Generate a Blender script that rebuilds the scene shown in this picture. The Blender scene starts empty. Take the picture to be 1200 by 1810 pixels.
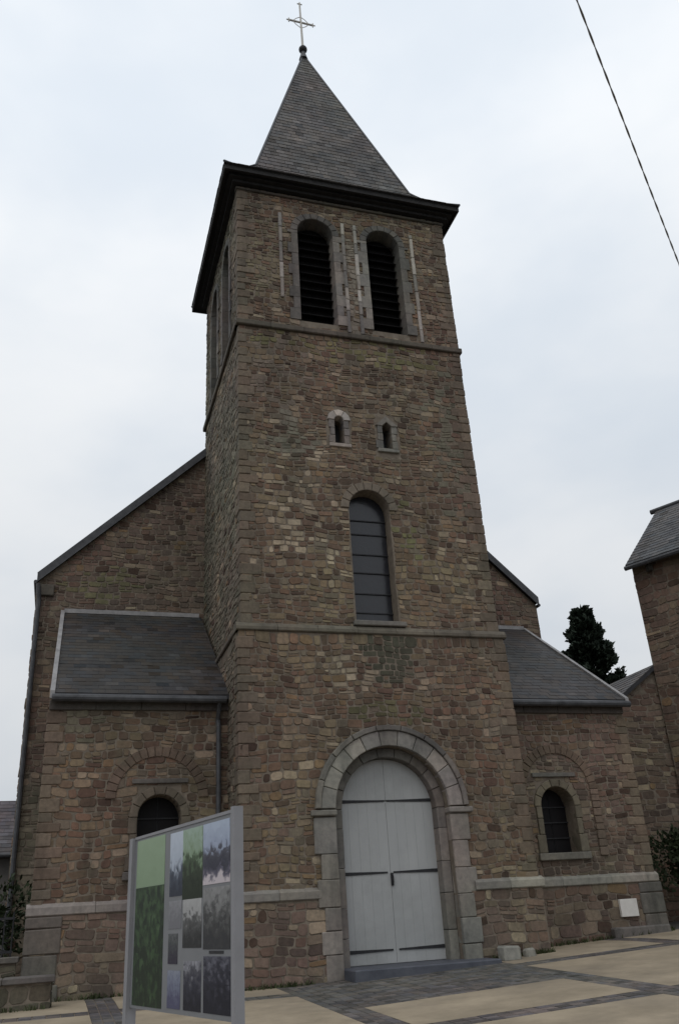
import bpy, bmesh, math, random
from mathutils import Vector, Matrix
from mathutils.geometry import tessellate_polygon

S = bpy.context.scene
COL = S.collection
random.seed(11)
rnd = random.uniform

# ------------------------------------------------------------------ camera
CAM = Vector((-3.187, -16.758, 1.344))
RT = Vector((0.9562653, -0.28689711, -0.05697996))
UP = Vector((-0.07261516, -0.42155532, 0.90389056))
FW = Vector((0.2833438, 0.86022157, 0.42395181))
cd = bpy.data.cameras.new('camera')
cd.sensor_fit = 'VERTICAL'; cd.sensor_height = 24.0; cd.lens = 24.0 * 1517.68 / 1810.0
cd.clip_start = 0.1; cd.clip_end = 2000
cam = bpy.data.objects.new('camera', cd); COL.objects.link(cam)
m = Matrix((RT, UP, -FW)).transposed().to_4x4(); m.translation = CAM
cam.matrix_world = m
S.camera = cam

# ------------------------------------------------------------------ sky and sun (overcast)
SUN_EL, SUN_AZ = math.radians(52), math.radians(215)      # azimuth clockwise from +Y
w = bpy.data.worlds.new('World'); S.world = w; w.use_nodes = True
nt = w.node_tree; nt.nodes.clear()
N = nt.nodes.new; L = nt.links.new
out = N('ShaderNodeOutputWorld'); bg = N('ShaderNodeBackground'); bg.inputs['Strength'].default_value = 0.1
sky = N('ShaderNodeTexSky'); sky.sky_type = 'NISHITA'; sky.sun_disc = False
sky.sun_elevation = SUN_EL; sky.sun_rotation = SUN_AZ
tc = N('ShaderNodeTexCoord'); mp = N('ShaderNodeMapping'); mp.inputs['Scale'].default_value = (1.0, 1.0, 1.9)
mp.inputs['Location'].default_value = (0.4, 0.15, 0.0)
L(tc.outputs['Generated'], mp.inputs['Vector'])
nz = N('ShaderNodeTexNoise'); nz.inputs['Scale'].default_value = 2.1; nz.inputs['Detail'].default_value = 5; nz.inputs['Roughness'].default_value = 0.5
L(mp.outputs['Vector'], nz.inputs['Vector'])
cr = N('ShaderNodeValToRGB'); cr.color_ramp.interpolation = 'EASE'
cr.color_ramp.elements[0].position = 0.30; cr.color_ramp.elements[0].color = (0.75, 0.815, 0.89, 1)
cr.color_ramp.elements[1].position = 0.66; cr.color_ramp.elements[1].color = (0.95, 0.975, 1.0, 1)
L(nz.outputs['Fac'], cr.inputs['Fac'])
sx = N('ShaderNodeSeparateXYZ'); L(tc.outputs['Generated'], sx.inputs['Vector'])
mr = N('ShaderNodeMapRange'); mr.inputs['From Min'].default_value = 0.0; mr.inputs['From Max'].default_value = 0.75
mr.inputs['To Min'].default_value = 6.5; mr.inputs['To Max'].default_value = 10.8
L(sx.outputs['Z'], mr.inputs['Value'])
vm = N('ShaderNodeVectorMath'); vm.operation = 'SCALE'
L(cr.outputs['Color'], vm.inputs[0]); L(mr.outputs['Result'], vm.inputs['Scale'])
mx = N('ShaderNodeMixRGB'); mx.inputs['Fac'].default_value = 0.95
L(sky.outputs['Color'], mx.inputs['Color1']); L(vm.outputs['Vector'], mx.inputs['Color2'])
L(mx.outputs['Color'], bg.inputs['Color']); L(bg.outputs['Background'], out.inputs['Surface'])
sd = bpy.data.lights.new('sun', 'SUN'); sd.energy = 0.5; sd.angle = math.radians(35); sd.color = (1.0, 0.96, 0.9)
so = bpy.data.objects.new('sun', sd); COL.objects.link(so)
sdir = Vector((math.sin(SUN_AZ) * math.cos(SUN_EL), math.cos(SUN_AZ) * math.cos(SUN_EL), math.sin(SUN_EL)))
so.rotation_euler = sdir.to_track_quat('Z', 'Y').to_euler(); so.location = (-20, -30, 40)
vs = S.view_settings; vs.view_transform = 'Standard'; vs.look = 'None'; vs.exposure = 0.0; vs.gamma = 1.0
vs.use_curve_mapping = False

# ------------------------------------------------------------------ materials
def mat_base(name):
    m = bpy.data.materials.new(name); m.use_nodes = True
    b = m.node_tree.nodes['Principled BSDF']
    return m, m.node_tree, b
def noise(nt, scale, detail=4, rough=0.6, coord='Object', stretch=None):
    tc = nt.nodes.new('ShaderNodeTexCoord'); n = nt.nodes.new('ShaderNodeTexNoise')
    n.inputs['Scale'].default_value = scale; n.inputs['Detail'].default_value = detail; n.inputs['Roughness'].default_value = rough
    if coord == 'World':
        g = nt.nodes.new('ShaderNodeNewGeometry'); src = g.outputs['Position']
    else: src = tc.outputs[coord]
    if stretch:
        mp = nt.nodes.new('ShaderNodeMapping'); mp.inputs['Scale'].default_value = stretch
        nt.links.new(src, mp.inputs['Vector']); src = mp.outputs['Vector']
    nt.links.new(src, n.inputs['Vector'])
    return n.outputs['Fac']
def ramp(nt, fac, stops):
    r = nt.nodes.new('ShaderNodeValToRGB'); e = r.color_ramp.elements
    while len(e) < len(stops): e.new(0.5)
    for el, (p, c) in zip(e, stops):
        el.position = p; el.color = (*c, 1)
    nt.links.new(fac, r.inputs['Fac']); return r.outputs['Color']
def mixc(nt, a, b, fac, mode='MULTIPLY'):
    n = nt.nodes.new('ShaderNodeMixRGB'); n.blend_type = mode
    for s, v in ((n.inputs['Color1'], a), (n.inputs['Color2'], b), (n.inputs['Fac'], fac)):
        if isinstance(v, (int, float)): s.default_value = v
        elif isinstance(v, tuple): s.default_value = (*v, 1)
        else: nt.links.new(v, s)
    return n.outputs['Color']
def bump(nt, b, h, strength, dist=0.02):
    n = nt.nodes.new('ShaderNodeBump'); n.inputs['Strength'].default_value = strength; n.inputs['Distance'].default_value = dist
    nt.links.new(h, n.inputs['Height']); nt.links.new(n.outputs['Normal'], b.inputs['Normal'])
def m_tinted(name, grain=0.55, big=True, rough=0.9, gs=14, bs=0.6, green=True):
    """colour comes from the per-piece tint attribute, worked over with grain, dirt and lichen"""
    m, nt, b = mat_base(name)
    a = nt.nodes.new('ShaderNodeAttribute'); a.attribute_name = 'tint'
    c = a.outputs['Color']
    g = noise(nt, gs, 6, 0.7, 'World')
    c = mixc(nt, c, ramp(nt, g, [(0.28, (0.42, 0.42, 0.43)), (0.5, (0.95, 0.94, 0.92)), (0.75, (1.5, 1.46, 1.4))]), grain)
    if big:
        l = noise(nt, 0.55, 5, 0.62, 'World', (1, 1, 0.6))
        c = mixc(nt, c, ramp(nt, l, [(0.28, (0.52, 0.53, 0.53)), (0.5, (1, 0.99, 0.98)), (0.74, (1.36, 1.30, 1.20))]), 0.9)
        z_ = noise(nt, 0.31, 4, 0.5, 'World')
        c = mixc(nt, c, ramp(nt, z_, [(0.38, (1.06, 0.96, 0.97)), (0.6, (0.97, 1.02, 0.96))]), 0.8)
        st = noise(nt, 2.6, 5, 0.6, 'World', (1, 1, 0.10))
        c = mixc(nt, c, ramp(nt, st, [(0.30, (0.55, 0.56, 0.56)), (0.47, (1, 1, 1))]), 0.7)
    if green:
        l = noise(nt, 1.1, 6, 0.7, 'World')
        c = mixc(nt, c, (0.105, 0.11, 0.075), ramp(nt, l, [(0.56, (0, 0, 0)), (0.75, (0.55, 0.55, 0.55))]), 'MIX')
    nt.links.new(c, b.inputs['Base Color']); b.inputs['Roughness'].default_value = rough
    b.inputs['Specular IOR Level'].default_value = 0.25
    bump(nt, b, noise(nt, gs * 3, 5, 0.7, 'World'), bs, 0.012)
    return m
def m_noise(name, c0, c1, scale=8, rough=0.8, bs=0.3, detail=5, metallic=0, spec=0.3, dirt=None, stretch=None):
    m, nt, b = mat_base(name)
    c = ramp(nt, noise(nt, scale, detail, 0.65, 'World', stretch), [(0.3, c0), (0.7, c1)])
    if dirt:
        c = mixc(nt, c, dirt, ramp(nt, noise(nt, scale * 0.23, 6, 0.7, 'World'), [(0.48, (0, 0, 0)), (0.72, (0.7, 0.7, 0.7))]), 'MIX')
    nt.links.new(c, b.inputs['Base Color']); b.inputs['Roughness'].default_value = rough; b.inputs['Metallic'].default_value = metallic
    b.inputs['Specular IOR Level'].default_value = spec
    if bs: bump(nt, b, noise(nt, scale * 5, 4, 0.6, 'World'), bs, 0.01)
    return m
STONE = m_tinted('rubble_stone')
MORTAR = m_noise('lime_mortar', (0.13, 0.108, 0.085), (0.22, 0.185, 0.148), 6, 0.95, 0.6, spec=0.1)
PALE = m_tinted('dressed_limestone', 0.5, True, 0.85, 9, 0.35, green=False)
SLATE = m_tinted('roof_slate', 0.4, True, 0.6, 10, 0.25, green=False)
SLATEBASE = m_noise('slate_underlay', (0.03, 0.03, 0.033), (0.05, 0.05, 0.055), 4)
PAINT = m_noise('grey_door_paint', (0.33, 0.337, 0.338), (0.375, 0.38, 0.38), 3, 0.6, 0.15, dirt=(0.265, 0.272, 0.265), stretch=(1, 1, 0.35))
IRON = m_noise('black_iron', (0.012, 0.012, 0.014), (0.03, 0.03, 0.033), 20, 0.6, 0.2)
DARKWOOD = m_noise('dark_timber', (0.012, 0.012, 0.012), (0.028, 0.026, 0.025), 6, 0.8, 0.3)
LOUVRE = m_noise('blackened_louvre', (0.006, 0.006, 0.0065), (0.014, 0.013, 0.013), 6, 0.9, 0.3, spec=0.05)
ZINC = m_noise('weathered_zinc', (0.20, 0.195, 0.195), (0.34, 0.33, 0.33), 5, 0.6, 0.15)
DARKZINC = m_noise('dark_zinc', (0.035, 0.036, 0.04), (0.08, 0.082, 0.088), 5, 0.5, 0.15)
GILT = m_noise('weathered_gilt', (0.42, 0.40, 0.36), (0.6, 0.57, 0.52), 9, 0.5, 0.1)
ALU = m_noise('grey_aluminium', (0.21, 0.21, 0.222), (0.25, 0.25, 0.265), 3, 0.6, 0.05)
WHITE = m_noise('white_plaque', (0.55, 0.53, 0.50), (0.66, 0.64, 0.61), 7, 0.7, 0.1)
BUFF = m_noise('buff_gravel_concrete', (0.23, 0.19, 0.135), (0.37, 0.305, 0.22), 1.4, 0.95, 0.6, 10, dirt=(0.165, 0.14, 0.11))
SETT = m_tinted('grey_sett', 0.5, True, 0.8, 12, 0.4, green=False)
GROUND = m_noise('worn_tarmac', (0.06, 0.058, 0.055), (0.10, 0.096, 0.09), 3, 0.95, 0.5)
SHADESTONE = m_noise('shadow_toned_stone', (0.055, 0.06, 0.075), (0.095, 0.10, 0.118), 4, 0.6, 0.3)  # step stone with the threshold shadow painted into its dark blue colour
BARK = m_noise('bark', (0.03, 0.022, 0.016), (0.07, 0.055, 0.04), 8, 0.95, 0.8)
CABLE = m_noise('cable_sheath', (0.16, 0.16, 0.162), (0.22, 0.22, 0.22), 10, 0.7, 0)
def m_leaf(name, c0, c1):
    m, nt, b = mat_base(name)
    c = ramp(nt, noise(nt, 2.2, 4, 0.7, 'World'), [(0.3, c0), (0.7, c1)])
    nt.links.new(c, b.inputs['Base Color']); b.inputs['Roughness'].default_value = 0.7
    b.inputs['Specular IOR Level'].default_value = 0.2
    return m
CONIFER = m_leaf('conifer_needles', (0.012, 0.020, 0.015), (0.032, 0.045, 0.030))
LEAF = m_leaf('shrub_leaves', (0.012, 0.020, 0.010), (0.040, 0.055, 0.025))
def m_glass(name, col=(0.02, 0.021, 0.026)):
    m, nt, b = mat_base(name)
    b.inputs['Base Color'].default_value = (*col, 1); b.inputs['Roughness'].default_value = 0.22
    bump(nt, b, noise(nt, 7, 3, 0.5, 'World'), 0.25, 0.02)
    return m
GLASS = m_glass('old_leaded_glass')
DARKGLASS = m_glass('grimy_dark_glass', (0.010, 0.009, 0.010)); DARKGLASS.node_tree.nodes['Principled BSDF'].inputs['Roughness'].default_value = .55; DARKGLASS.node_tree.nodes['Principled BSDF'].inputs['Specular IOR Level'].default_value = .12

# ------------------------------------------------------------------ mesh helpers
WORLD = {}
def link(o, parent, loc):
    COL.objects.link(o)
    WORLD[o.name] = Vector(loc)
    if parent is not None:
        o.parent = parent; o.location = Vector(loc) - WORLD[parent.name]
    else: o.location = loc
    return o
def empty(name, loc, label=None, cat=None, parent=None, group=None):
    o = bpy.data.objects.new(name, None); o.empty_display_size = 0.3
    link(o, parent, loc)
    if label: o['label'] = label
    if cat: o['category'] = cat
    if group: o['group'] = group
    return o
class MB:
    def __init__(s): s.v = []; s.f = []; s.t = []; s.has = False
    def add(s, vs, fs, tint=None):
        k = len(s.v); s.v += [tuple(p) for p in vs]; s.f += [tuple(i + k for i in f) for f in fs]
        if tint is not None: s.has = True
        s.t += [tint or (0.2, 0.2, 0.2)] * len(vs); return s
    def box(s, x0, x1, y0, y1, z0, z1, tint=None):
        vs = [(x, y, z) for z in (z0, z1) for y in (y0, y1) for x in (x0, x1)]
        return s.add(vs, [(0, 2, 3, 1), (4, 5, 7, 6), (0, 1, 5, 4), (2, 6, 7, 3), (0, 4, 6, 2), (1, 3, 7, 5)], tint)
    def cbox(s, x0, x1, y0, y1, z0, z1, c=0.012, tint=None, jit=0.0):
        """chamfered block, worn a little out of true"""
        bm = bmesh.new(); bmesh.ops.create_cube(bm, size=1.0)
        for v in bm.verts:
            v.co = Vector((x0 + (v.co.x + .5) * (x1 - x0), y0 + (v.co.y + .5) * (y1 - y0), z0 + (v.co.z + .5) * (z1 - z0)))
            if jit: v.co += Vector((rnd(-jit, jit), rnd(-jit, jit), rnd(-jit, jit)))
        bmesh.ops.bevel(bm, geom=bm.edges[:], offset=c, segments=1, affect='EDGES')
        bm.verts.index_update()
        s.add([v.co[:] for v in bm.verts], [[v.index for v in f.verts] for f in bm.faces], tint); bm.free(); return s
    def tube(s, pts, r, n=8, tint=None):
        pts = [Vector(p) for p in pts]; vs = []; fs = []
        for i, p in enumerate(pts):
            d = (pts[min(i + 1, len(pts) - 1)] - pts[max(i - 1, 0)]).normalized()
            a = d.cross(Vector((0, 0, 1)) if abs(d.z) < 0.9 else Vector((1, 0, 0))).normalized(); b = d.cross(a)
            rr = r[i] if isinstance(r, (list, tuple)) else r
            for k in range(n):
                t = 2 * math.pi * k / n; vs.append(p + a * rr * math.cos(t) + b * rr * math.sin(t))
        for i in range(len(pts) - 1):
            for k in range(n):
                fs.append((i * n + k, i * n + (k + 1) % n, (i + 1) * n + (k + 1) % n, (i + 1) * n + k))
        fs.append(tuple(range(n))); fs.append(tuple(range((len(pts) - 1) * n, len(pts) * n)))
        return s.add(vs, fs, tint)
    def build(s, name, mat, parent=None, loc=None, smooth=False, kind=None, label=None, cat=None, group=None):
        if loc is None:
            n = max(1, len(s.v)); xs, ys, zs = zip(*s.v)
            loc = ((min(xs) + max(xs)) / 2, (min(ys) + max(ys)) / 2, min(zs))
        loc = Vector(loc)
        me = bpy.data.meshes.new(name)
        me.from_pydata([(a - loc.x, b - loc.y, c - loc.z) for a, b, c in s.v], [], s.f)
        if s.has:
            at = me.attributes.new('tint', 'FLOAT_COLOR', 'POINT')
            flat = []
            for t in s.t: flat += [t[0], t[1], t[2], 1.0]
            at.data.foreach_set('color', flat)
        me.materials.append(mat)
        if smooth: me.polygons.foreach_set('use_smooth', [True] * len(me.polygons))
        me.update()
        o = bpy.data.objects.new(name, me); link(o, parent, loc)
        if kind: o['kind'] = kind
        if label: o['label'] = label
        if cat: o['category'] = cat
        if group: o['group'] = group
        return o

# --- walls of rubble ------------------------------------------------------
PAL = {
 'brown': [(0.20, 0.155, 0.115), (0.165, 0.125, 0.095), (0.235, 0.19, 0.145), (0.13, 0.10, 0.08), (0.185, 0.125, 0.095), (0.21, 0.175, 0.125), (0.165, 0.145, 0.12), (0.145, 0.10, 0.082)],
 'mauve': [(0.175, 0.13, 0.115), (0.15, 0.115, 0.105), (0.20, 0.155, 0.135), (0.125, 0.10, 0.092), (0.19, 0.16, 0.13), (0.165, 0.115, 0.098)],
 'grey': [(0.19, 0.18, 0.15), (0.16, 0.155, 0.13), (0.21, 0.195, 0.165), (0.175, 0.155, 0.13), (0.145, 0.14, 0.115)],
}
def pick(pal, u=0, v=0, patches=()):
    c = random.choice(PAL[pal]); k = rnd(0.8, 1.2)
    r = random.random()
    if r < 0.045: c = (0.31, 0.265, 0.21); k = rnd(.85, 1.15)
    elif r < 0.085: c = (0.085, 0.06, 0.05)
    elif r < 0.105: c = (0.215, 0.155, 0.10)
    for (pu, pv, ru, rv, col, prob) in patches:
        q = ((u - pu) / ru) ** 2 + ((v - pv) / rv) ** 2
        if q < 1 and random.random() < prob * (1 - q * 0.6): c = col; k = rnd(.8, 1.2)
    gr = sum(c) / 3; c = tuple(gr + (x - gr) * .92 for x in c)
    return tuple(x * k * m_ for x, m_ in zip(c, (.905, .86, .80)))
class Frame:
    """a plane: origin, horizontal axis U, outward normal Nn; v runs up (or along V)"""
    def __init__(s, o, U, Nn, V=(0, 0, 1)): s.o = Vector(o); s.U = Vector(U).normalized(); s.N = Vector(Nn).normalized(); s.V = Vector(V).normalized()
    def p(s, u, v, d=0.0): return s.o + s.U * u + s.V * v + s.N * d
def hole_half(h, v):
    c, r, vb, vsp = h
    if v < vb or v > vsp + r: return 0
    return r if v <= vsp else math.sqrt(max(0, r * r - (v - vsp) ** 2))
def intervals(v0, v1, ulo, uhi, holes):
    sm = [v0 + 0.005, (v0 + v1) / 2, v1 - 0.005]
    lo = max(ulo(v) for v in sm); hi = min(uhi(v) for v in sm)
    iv = [(lo, hi)] if hi - lo > 0.05 else []
    for h in holes:
        hw = max(hole_half(h, v) for v in sm)
        if hw <= 0.01: continue
        a, b = h[0] - hw, h[0] + hw; new = []
        for (x, y) in iv:
            if b <= x or a >= y: new.append((x, y)); continue
            if a - x > 0.05: new.append((x, a))
            if y - b > 0.05: new.append((b, y))
        iv = new
    return iv
def warp(u, v):
    return (u + .018 * math.sin(v * 4.3 + 1.7 * math.sin(u * 2.1)) , v + .030 * math.sin(u * 2.3 + 2.2 * math.sin(v * 1.3)) + .016 * math.sin(u * 7.1 + v * 3.7))
def stone_geo(fr, u0, u1, v0, v1, dep):
    g = rnd(0.002, 0.008); u0 += g; u1 -= g; v0 += g; v1 -= g
    w, h = u1 - u0, v1 - v0
    c = min(w, h) * rnd(0.12, 0.34); j = min(0.018, 0.12 * h)
    J = lambda: rnd(-j, j * 0.4)
    ring = [(u0 + c, v0 - J() * .5), (u1 - c, v0 - J() * .5), (u1 + J(), v0 + c * .8), (u1 + J(), v1 - c * .8), (u1 - c, v1 + J()), (u0 + c, v1 + J()), (u0 - J(), v1 - c * .8), (u0 - J(), v0 + c * .8)]
    cu, cv = (u0 + u1) / 2, (v0 + v1) / 2
    t1, t2 = rnd(-.05, .05), rnd(-.08, .05)
    ring = [warp(a, b) for a, b in ring]; cu, cv = warp(cu, cv)
    vs = [fr.p(a, b, -0.004) for a, b in ring]
    k = 1 - 0.012 / max(0.06, min(w, h))
    for a, b in ring:
        a2, b2 = cu + (a - cu) * k, cv + (b - cv) * k
        vs.append(fr.p(a2, b2, dep + (a2 - cu) * t1 + (b2 - cv) * t2))
    fs = [tuple(range(8, 16))] + [(i, (i + 1) % 8, 8 + (i + 1) % 8, 8 + i) for i in range(8)]
    return vs, fs
def rubble(fr, v0, v1, ulo, uhi, holes=(), pal='brown', ch=(0.085, 0.18), cw=(0.11, 0.30), patches=(), split=0.2, dep=(0.005, 0.022), tone=None):
    res = []; v = v0
    while v < v1 - 0.03:
        h = rnd(*ch)
        if v1 - (v + h) < ch[0]: h = v1 - v
        for (a, b) in intervals(v, v + h, ulo, uhi, holes):
            u = a
            while u < b - 0.01:
                wd = rnd(*cw) * (0.75 + 0.5 * random.random())
                if b - (u + wd) < cw[0] * 0.8: wd = b - u
                parts = [(u, u + wd, v, v + h)]
                if random.random() < split and h > 0.11:
                    q = v + h * rnd(.38, .62); mid = u + wd * rnd(.35, .65)
                    parts = [(u, u + wd, v, q)] + ([(u, mid, q, v + h), (mid, u + wd, q, v + h)] if wd > .3 else [(u, u + wd, q, v + h)])
                for (s0, s1, q0, q1) in parts:
                    vs, fs = stone_geo(fr, s0, s1, q0, q1, rnd(*dep))
                    c = fr.p((s0 + s1) / 2, (q0 + q1) / 2)
                    d = CAM - c; A = (s1 - s0) * (q1 - q0) * max(0, d.normalized().dot(fr.N)) / d.length_squared
                    t = pick(pal, (s0 + s1) / 2, (q0 + q1) / 2, patches)
                    if tone: t = tuple(x * y for x, y in zip(t, tone))
                    res.append((A, vs, fs, t))
                u += wd
        v += h
    return res
def wall_core(mb, fr, outer, holes=(), depth=0.0, tint=None, seg=12):
    """flat mortar face with real openings; returns the loops of the openings"""
    loops = [[Vector((u, v, 0)) for u, v in outer]]; hl = []
    for (c, r, vb, vsp) in holes:
        lp = [(c - r, vb), (c + r, vb)] + [(c + r * math.cos(math.pi * k / seg), vsp + r * math.sin(math.pi * k / seg)) for k in range(seg + 1)]
        hl.append(lp); loops.append([Vector((u, v, 0)) for u, v in lp])
    flat = [p for lp in loops for p in lp]
    tris = tessellate_polygon(loops)
    mb.add([fr.p(p.x, p.y) for p in flat], [tuple(t) for t in tris])
    if depth:
        for lp in hl:
            n = len(lp)
            vs = [fr.p(u, v) for u, v in lp] + [fr.p(u, v, -depth) for u, v in lp]
            mb.add(vs, [(i, (i + 1) % n, n + (i + 1) % n, n + i) for i in range(n)])
    return hl
STONES = []          # (A, verts, faces, tint, parent)
def lay(parent, lst): STONES.extend((a, v, f, t, parent) for a, v, f, t in lst)
def flush(limit, material=STONE):
    """the largest in view become stones of their own, the rest one mass per wall"""
    global STONES
    STONES.sort(key=lambda s: -s[0])
    for a, v, f, t, par in STONES[:limit]:
        c = sum((Vector(p) for p in v), Vector()) / len(v)
        MB().add(v, f, t).build('stone', material, par, c)
    rest = {}
    for a, v, f, t, par in STONES[limit:]: rest.setdefault(par.name, (par, MB()))[1].add(v, f, t)
    for k in sorted(rest):
        par, mb = rest[k]; mb.build('small_stones', material, par, WORLD[par.name], kind='stuff')
    STONES = []
def mulc(c, k): return tuple(x * k for x in c)
def pale(k=1.0): 
    q = rnd(.82, 1.15) * k; c = random.choice([(0.29, 0.275, 0.255), (0.265, 0.25, 0.235), (0.31, 0.285, 0.26), (0.25, 0.24, 0.23)]); return tuple(x * q for x in c)
def arch_ring(parent, name, fr, c, vs_, r0, r1, d0, d1, n, tints, mat, a0=0.0, a1=math.pi, gap=0.006):
    for k in range(n):
        b0 = a0 + (a1 - a0) * k / n + gap / r1; b1 = a0 + (a1 - a0) * (k + 1) / n - gap / r1
        ang = [b0, (b0 + b1) / 2, b1]; j = rnd(-.006, .006)
        vs = []
        for d, ins in ((d0, 0.0), (d1 + j - 0.012, 0.0), (d1 + j, 0.012)):
            for r in (r0 + ins, r1 - ins):
                for i, a in enumerate(ang):
                    aa = a + (ins / r1 if i == 0 else -ins / r1 if i == 2 else 0)
                    vs.append(fr.p(c + r * math.cos(aa), vs_ + r * math.sin(aa), d))
        fs = [(12, 13, 16, 15), (13, 14, 17, 16)]
        loop = [0, 1, 2, 5, 4, 3]
        for base in (0, 6):
            for i in range(6):
                p, q = loop[i], loop[(i + 1) % 6]; fs.append((base + p, base + q, base + 6 + q, base + 6 + p))
        MB().add(vs, fs, tints()).build(name, mat, parent)
def slates(fr, length, lo, hi, row=0.2, wid=0.24, base=(0.085, 0.081, 0.079), var=.25, lift=0.012):
    mb = MB(); v = 0.0; i = 0
    while v < length - 0.02:
        a, b = max(lo(v), lo(min(length, v + row))), min(hi(v), hi(min(length, v + row)))
        if b - a > 0.03:
            u = a - (wid * 0.5 if i % 2 else 0)
            while u < b:
                s0, s1 = max(u, a) + 0.003, min(u + wid * rnd(.96, 1.04), b) - 0.003
                if s1 - s0 > 0.02:
                    t = rnd(0, 0.006); top = min(length, v + row + 0.02)
                    q_ = random.random(); k = rnd(1 - var, 1 + var) * (.5 if q_ < .05 else 1.4 if q_ > .95 else 1); kk = rnd(-.006, .006)
                    tint = (base[0] * k + kk, base[1] * k, base[2] * k - kk)
                    vb = v + rnd(-.006, .006)
                    vs = [fr.p(s0, vb, lift + t), fr.p(s1, vb, lift + rnd(0, .006)), fr.p(s1, top, 0.003), fr.p(s0, top, 0.003), fr.p(s0, vb, 0), fr.p(s1, vb, 0)]
                    mb.add(vs, [(0, 1, 2, 3), (4, 5, 1, 0), (4, 0, 3), (5, 2, 1)], tint)
                u += wid
        v += row; i += 1
    return mb

# ------------------------------------------------------------------ the ground
def pl(x, pts):
    if x <= pts[0][0]: return pts[0][1]
    for (a, b), (c, d) in zip(pts, pts[1:]):
        if x <= c: return b + (d - b) * (x - a) / (c - a)
    return pts[-1][1]
GX = [(1, 0), (13, 0.50)]; GY = [(-24, -0.72), (0, 0)]
def zg(x, y): return 0.24 + pl(x, GX) + pl(y, GY)
def sheet(x0, x1, y0, y1, off, mb=None):
    xs = sorted({x0, x1} | {b for b in (1, 13) if x0 < b < x1}); ys = sorted({y0, y1} | {b for b in (-24, 0) if y0 < b < y1})
    mb = mb or MB(); n = len(xs)
    mb.add([(x, y, zg(x, y) + off) for y in ys for x in xs], [(j * n + i, j * n + i + 1, (j + 1) * n + i + 1, (j + 1) * n + i) for j in range(len(ys) - 1) for i in range(n - 1)])
    return mb
g = sheet(-500, 500, -300, 700, 0).build('ground', GROUND, None, (0, 0, 0)); g['kind'] = 'structure'
plaza = sheet(-9.5, 14.0, -23, 1.3, 0.006).build('plaza', MORTAR, None, (0, 0, 0)); plaza['kind'] = 'structure'
BX = [-6.45, -2.35, 0.82, 4.46, 8.1, 11.7]; BW = 0.23
BY = [-20.2, -16.6, -13.0, -9.4, -5.8, -1.35]
def bays():
    xs = [-9.5] + BX + [14.0]; ys = [-23] + BY + [1.3]
    for i in range(len(xs) - 1):
        for j in range(len(ys) - 1):
            x0 = xs[i] + (BW if i else 0); x1 = xs[i + 1] - (BW if i < len(xs) - 2 else 0)
            y0 = ys[j] + (BW if j else 0); y1 = ys[j + 1] - (BW if j < len(ys) - 2 else 0)
            if 0.8 < x0 < 4: 
                if y0 > -2: continue
                if y0 > -6: y1 = -3.6; 
            if y1 - y0 < .2 or x1 - x0 < .2: continue
            sheet(x0, x1, y0, y1, 0.016).build('paving_bay', BUFF, plaza)
bays()
def setts():
    mb = MB()
    def patch(x0, x1, y0, y1, sx, sy):
        ny = max(1, round((y1 - y0) / sy)); nx = max(1, round((x1 - x0) / sx))
        for j in range(ny):
            for i in range(nx):
                a, b = x0 + (x1 - x0) * i / nx + .005, x0 + (x1 - x0) * (i + 1) / nx - .005
                c, d = y0 + (y1 - y0) * j / ny + .005, y0 + (y1 - y0) * (j + 1) / ny - .005
                k = rnd(.75, 1.25); t = random.choice([(0.115, 0.11, 0.11), (0.10, 0.098, 0.105), (0.125, 0.112, 0.105), (0.09, 0.085, 0.082)])
                h = 0.014 + rnd(0, .006)
                vs = [(a, c, zg(a, c)), (b, c, zg(b, c)), (b, d, zg(b, d)), (a, d, zg(a, d))]
                vs += [(x + (0.006 if q in (0, 3) else -0.006), y + (0.006 if q in (0, 1) else -0.006), z + h) for q, (x, y, z) in enumerate(vs)]
                mb.add(vs, [(4, 5, 6, 7), (0, 1, 5, 4), (1, 2, 6, 5), (2, 3, 7, 6), (3, 0, 4, 7)], tuple(q * k for q in t))
    for x in BX[:-1]: patch(x - BW, x + BW, -14, 1.2, .153, .2)
    for y in BY[2:]:
        xs = [-9.5] + BX[:-1] + [12.5]
        for a, b in zip(xs, xs[1:]): patch(a + BW, b - BW, y - BW, y + BW, .2, .153)
    patch(0.82 + BW, 4.46 - BW, -3.6, -1.35 - BW, .2, .16); patch(0.82 + BW, 4.46 - BW, -1.35 + BW, 0.1, .2, .16)
    mb.build('paving_setts', SETT, plaza, (0, 0, 0), kind='stuff')
setts()

# ------------------------------------------------------------------ the church
W = 6.0; D = 5.33; IN = 0.08; ZS1 = 6.79; ZS2 = 14.6; ZC = 19.37; ZP = 1.74; YW = 1.2
XL, XR = -3.58, 9.58; NL, NR = -4.21, 10.21; ZN = 9.56; ZPK = 16.5
church = empty('church', (3, 2.6, 0.24), 'brown rubble stone church with tall square slate-spired tower and grey arched door', 'church')
ident = lambda v: (lambda q: v)
K = ident
# planes of the tower
F_low = Frame((0, 0, 0), (1, 0, 0), (0, -1, 0)); F_up = Frame((0, IN, 0), (1, 0, 0), (0, -1, 0))
S_low = Frame((0, 0, 0), (0, 1, 0), (-1, 0, 0)); S_up = Frame((IN, 0, 0), (0, 1, 0), (-1, 0, 0))
DC, DS, DR = 3.05, 3.2, 1.19                      # door arch: centre, springing, radius
door_h = (DC, DR, 0.0, DS)
tall_h = (3.08, 0.49, 7.03, 9.76)
bel = [(2.15, 0.5, 14.92, 17.86), (4.06, 0.48, 14.92, 17.88)]
slit = [(2.48, 0.115, 11.44, 12.08), (3.69, 0.115, 11.42, 12.04)]
sbel = [(1.72, 0.5, 14.92, 17.86), (3.62, 0.5, 14.92, 17.86)]
mb = MB()
wall_core(mb, F_low, [(0, 0), (W, 0), (W, ZS1), (0, ZS1)], [door_h], 0.62)
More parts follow.
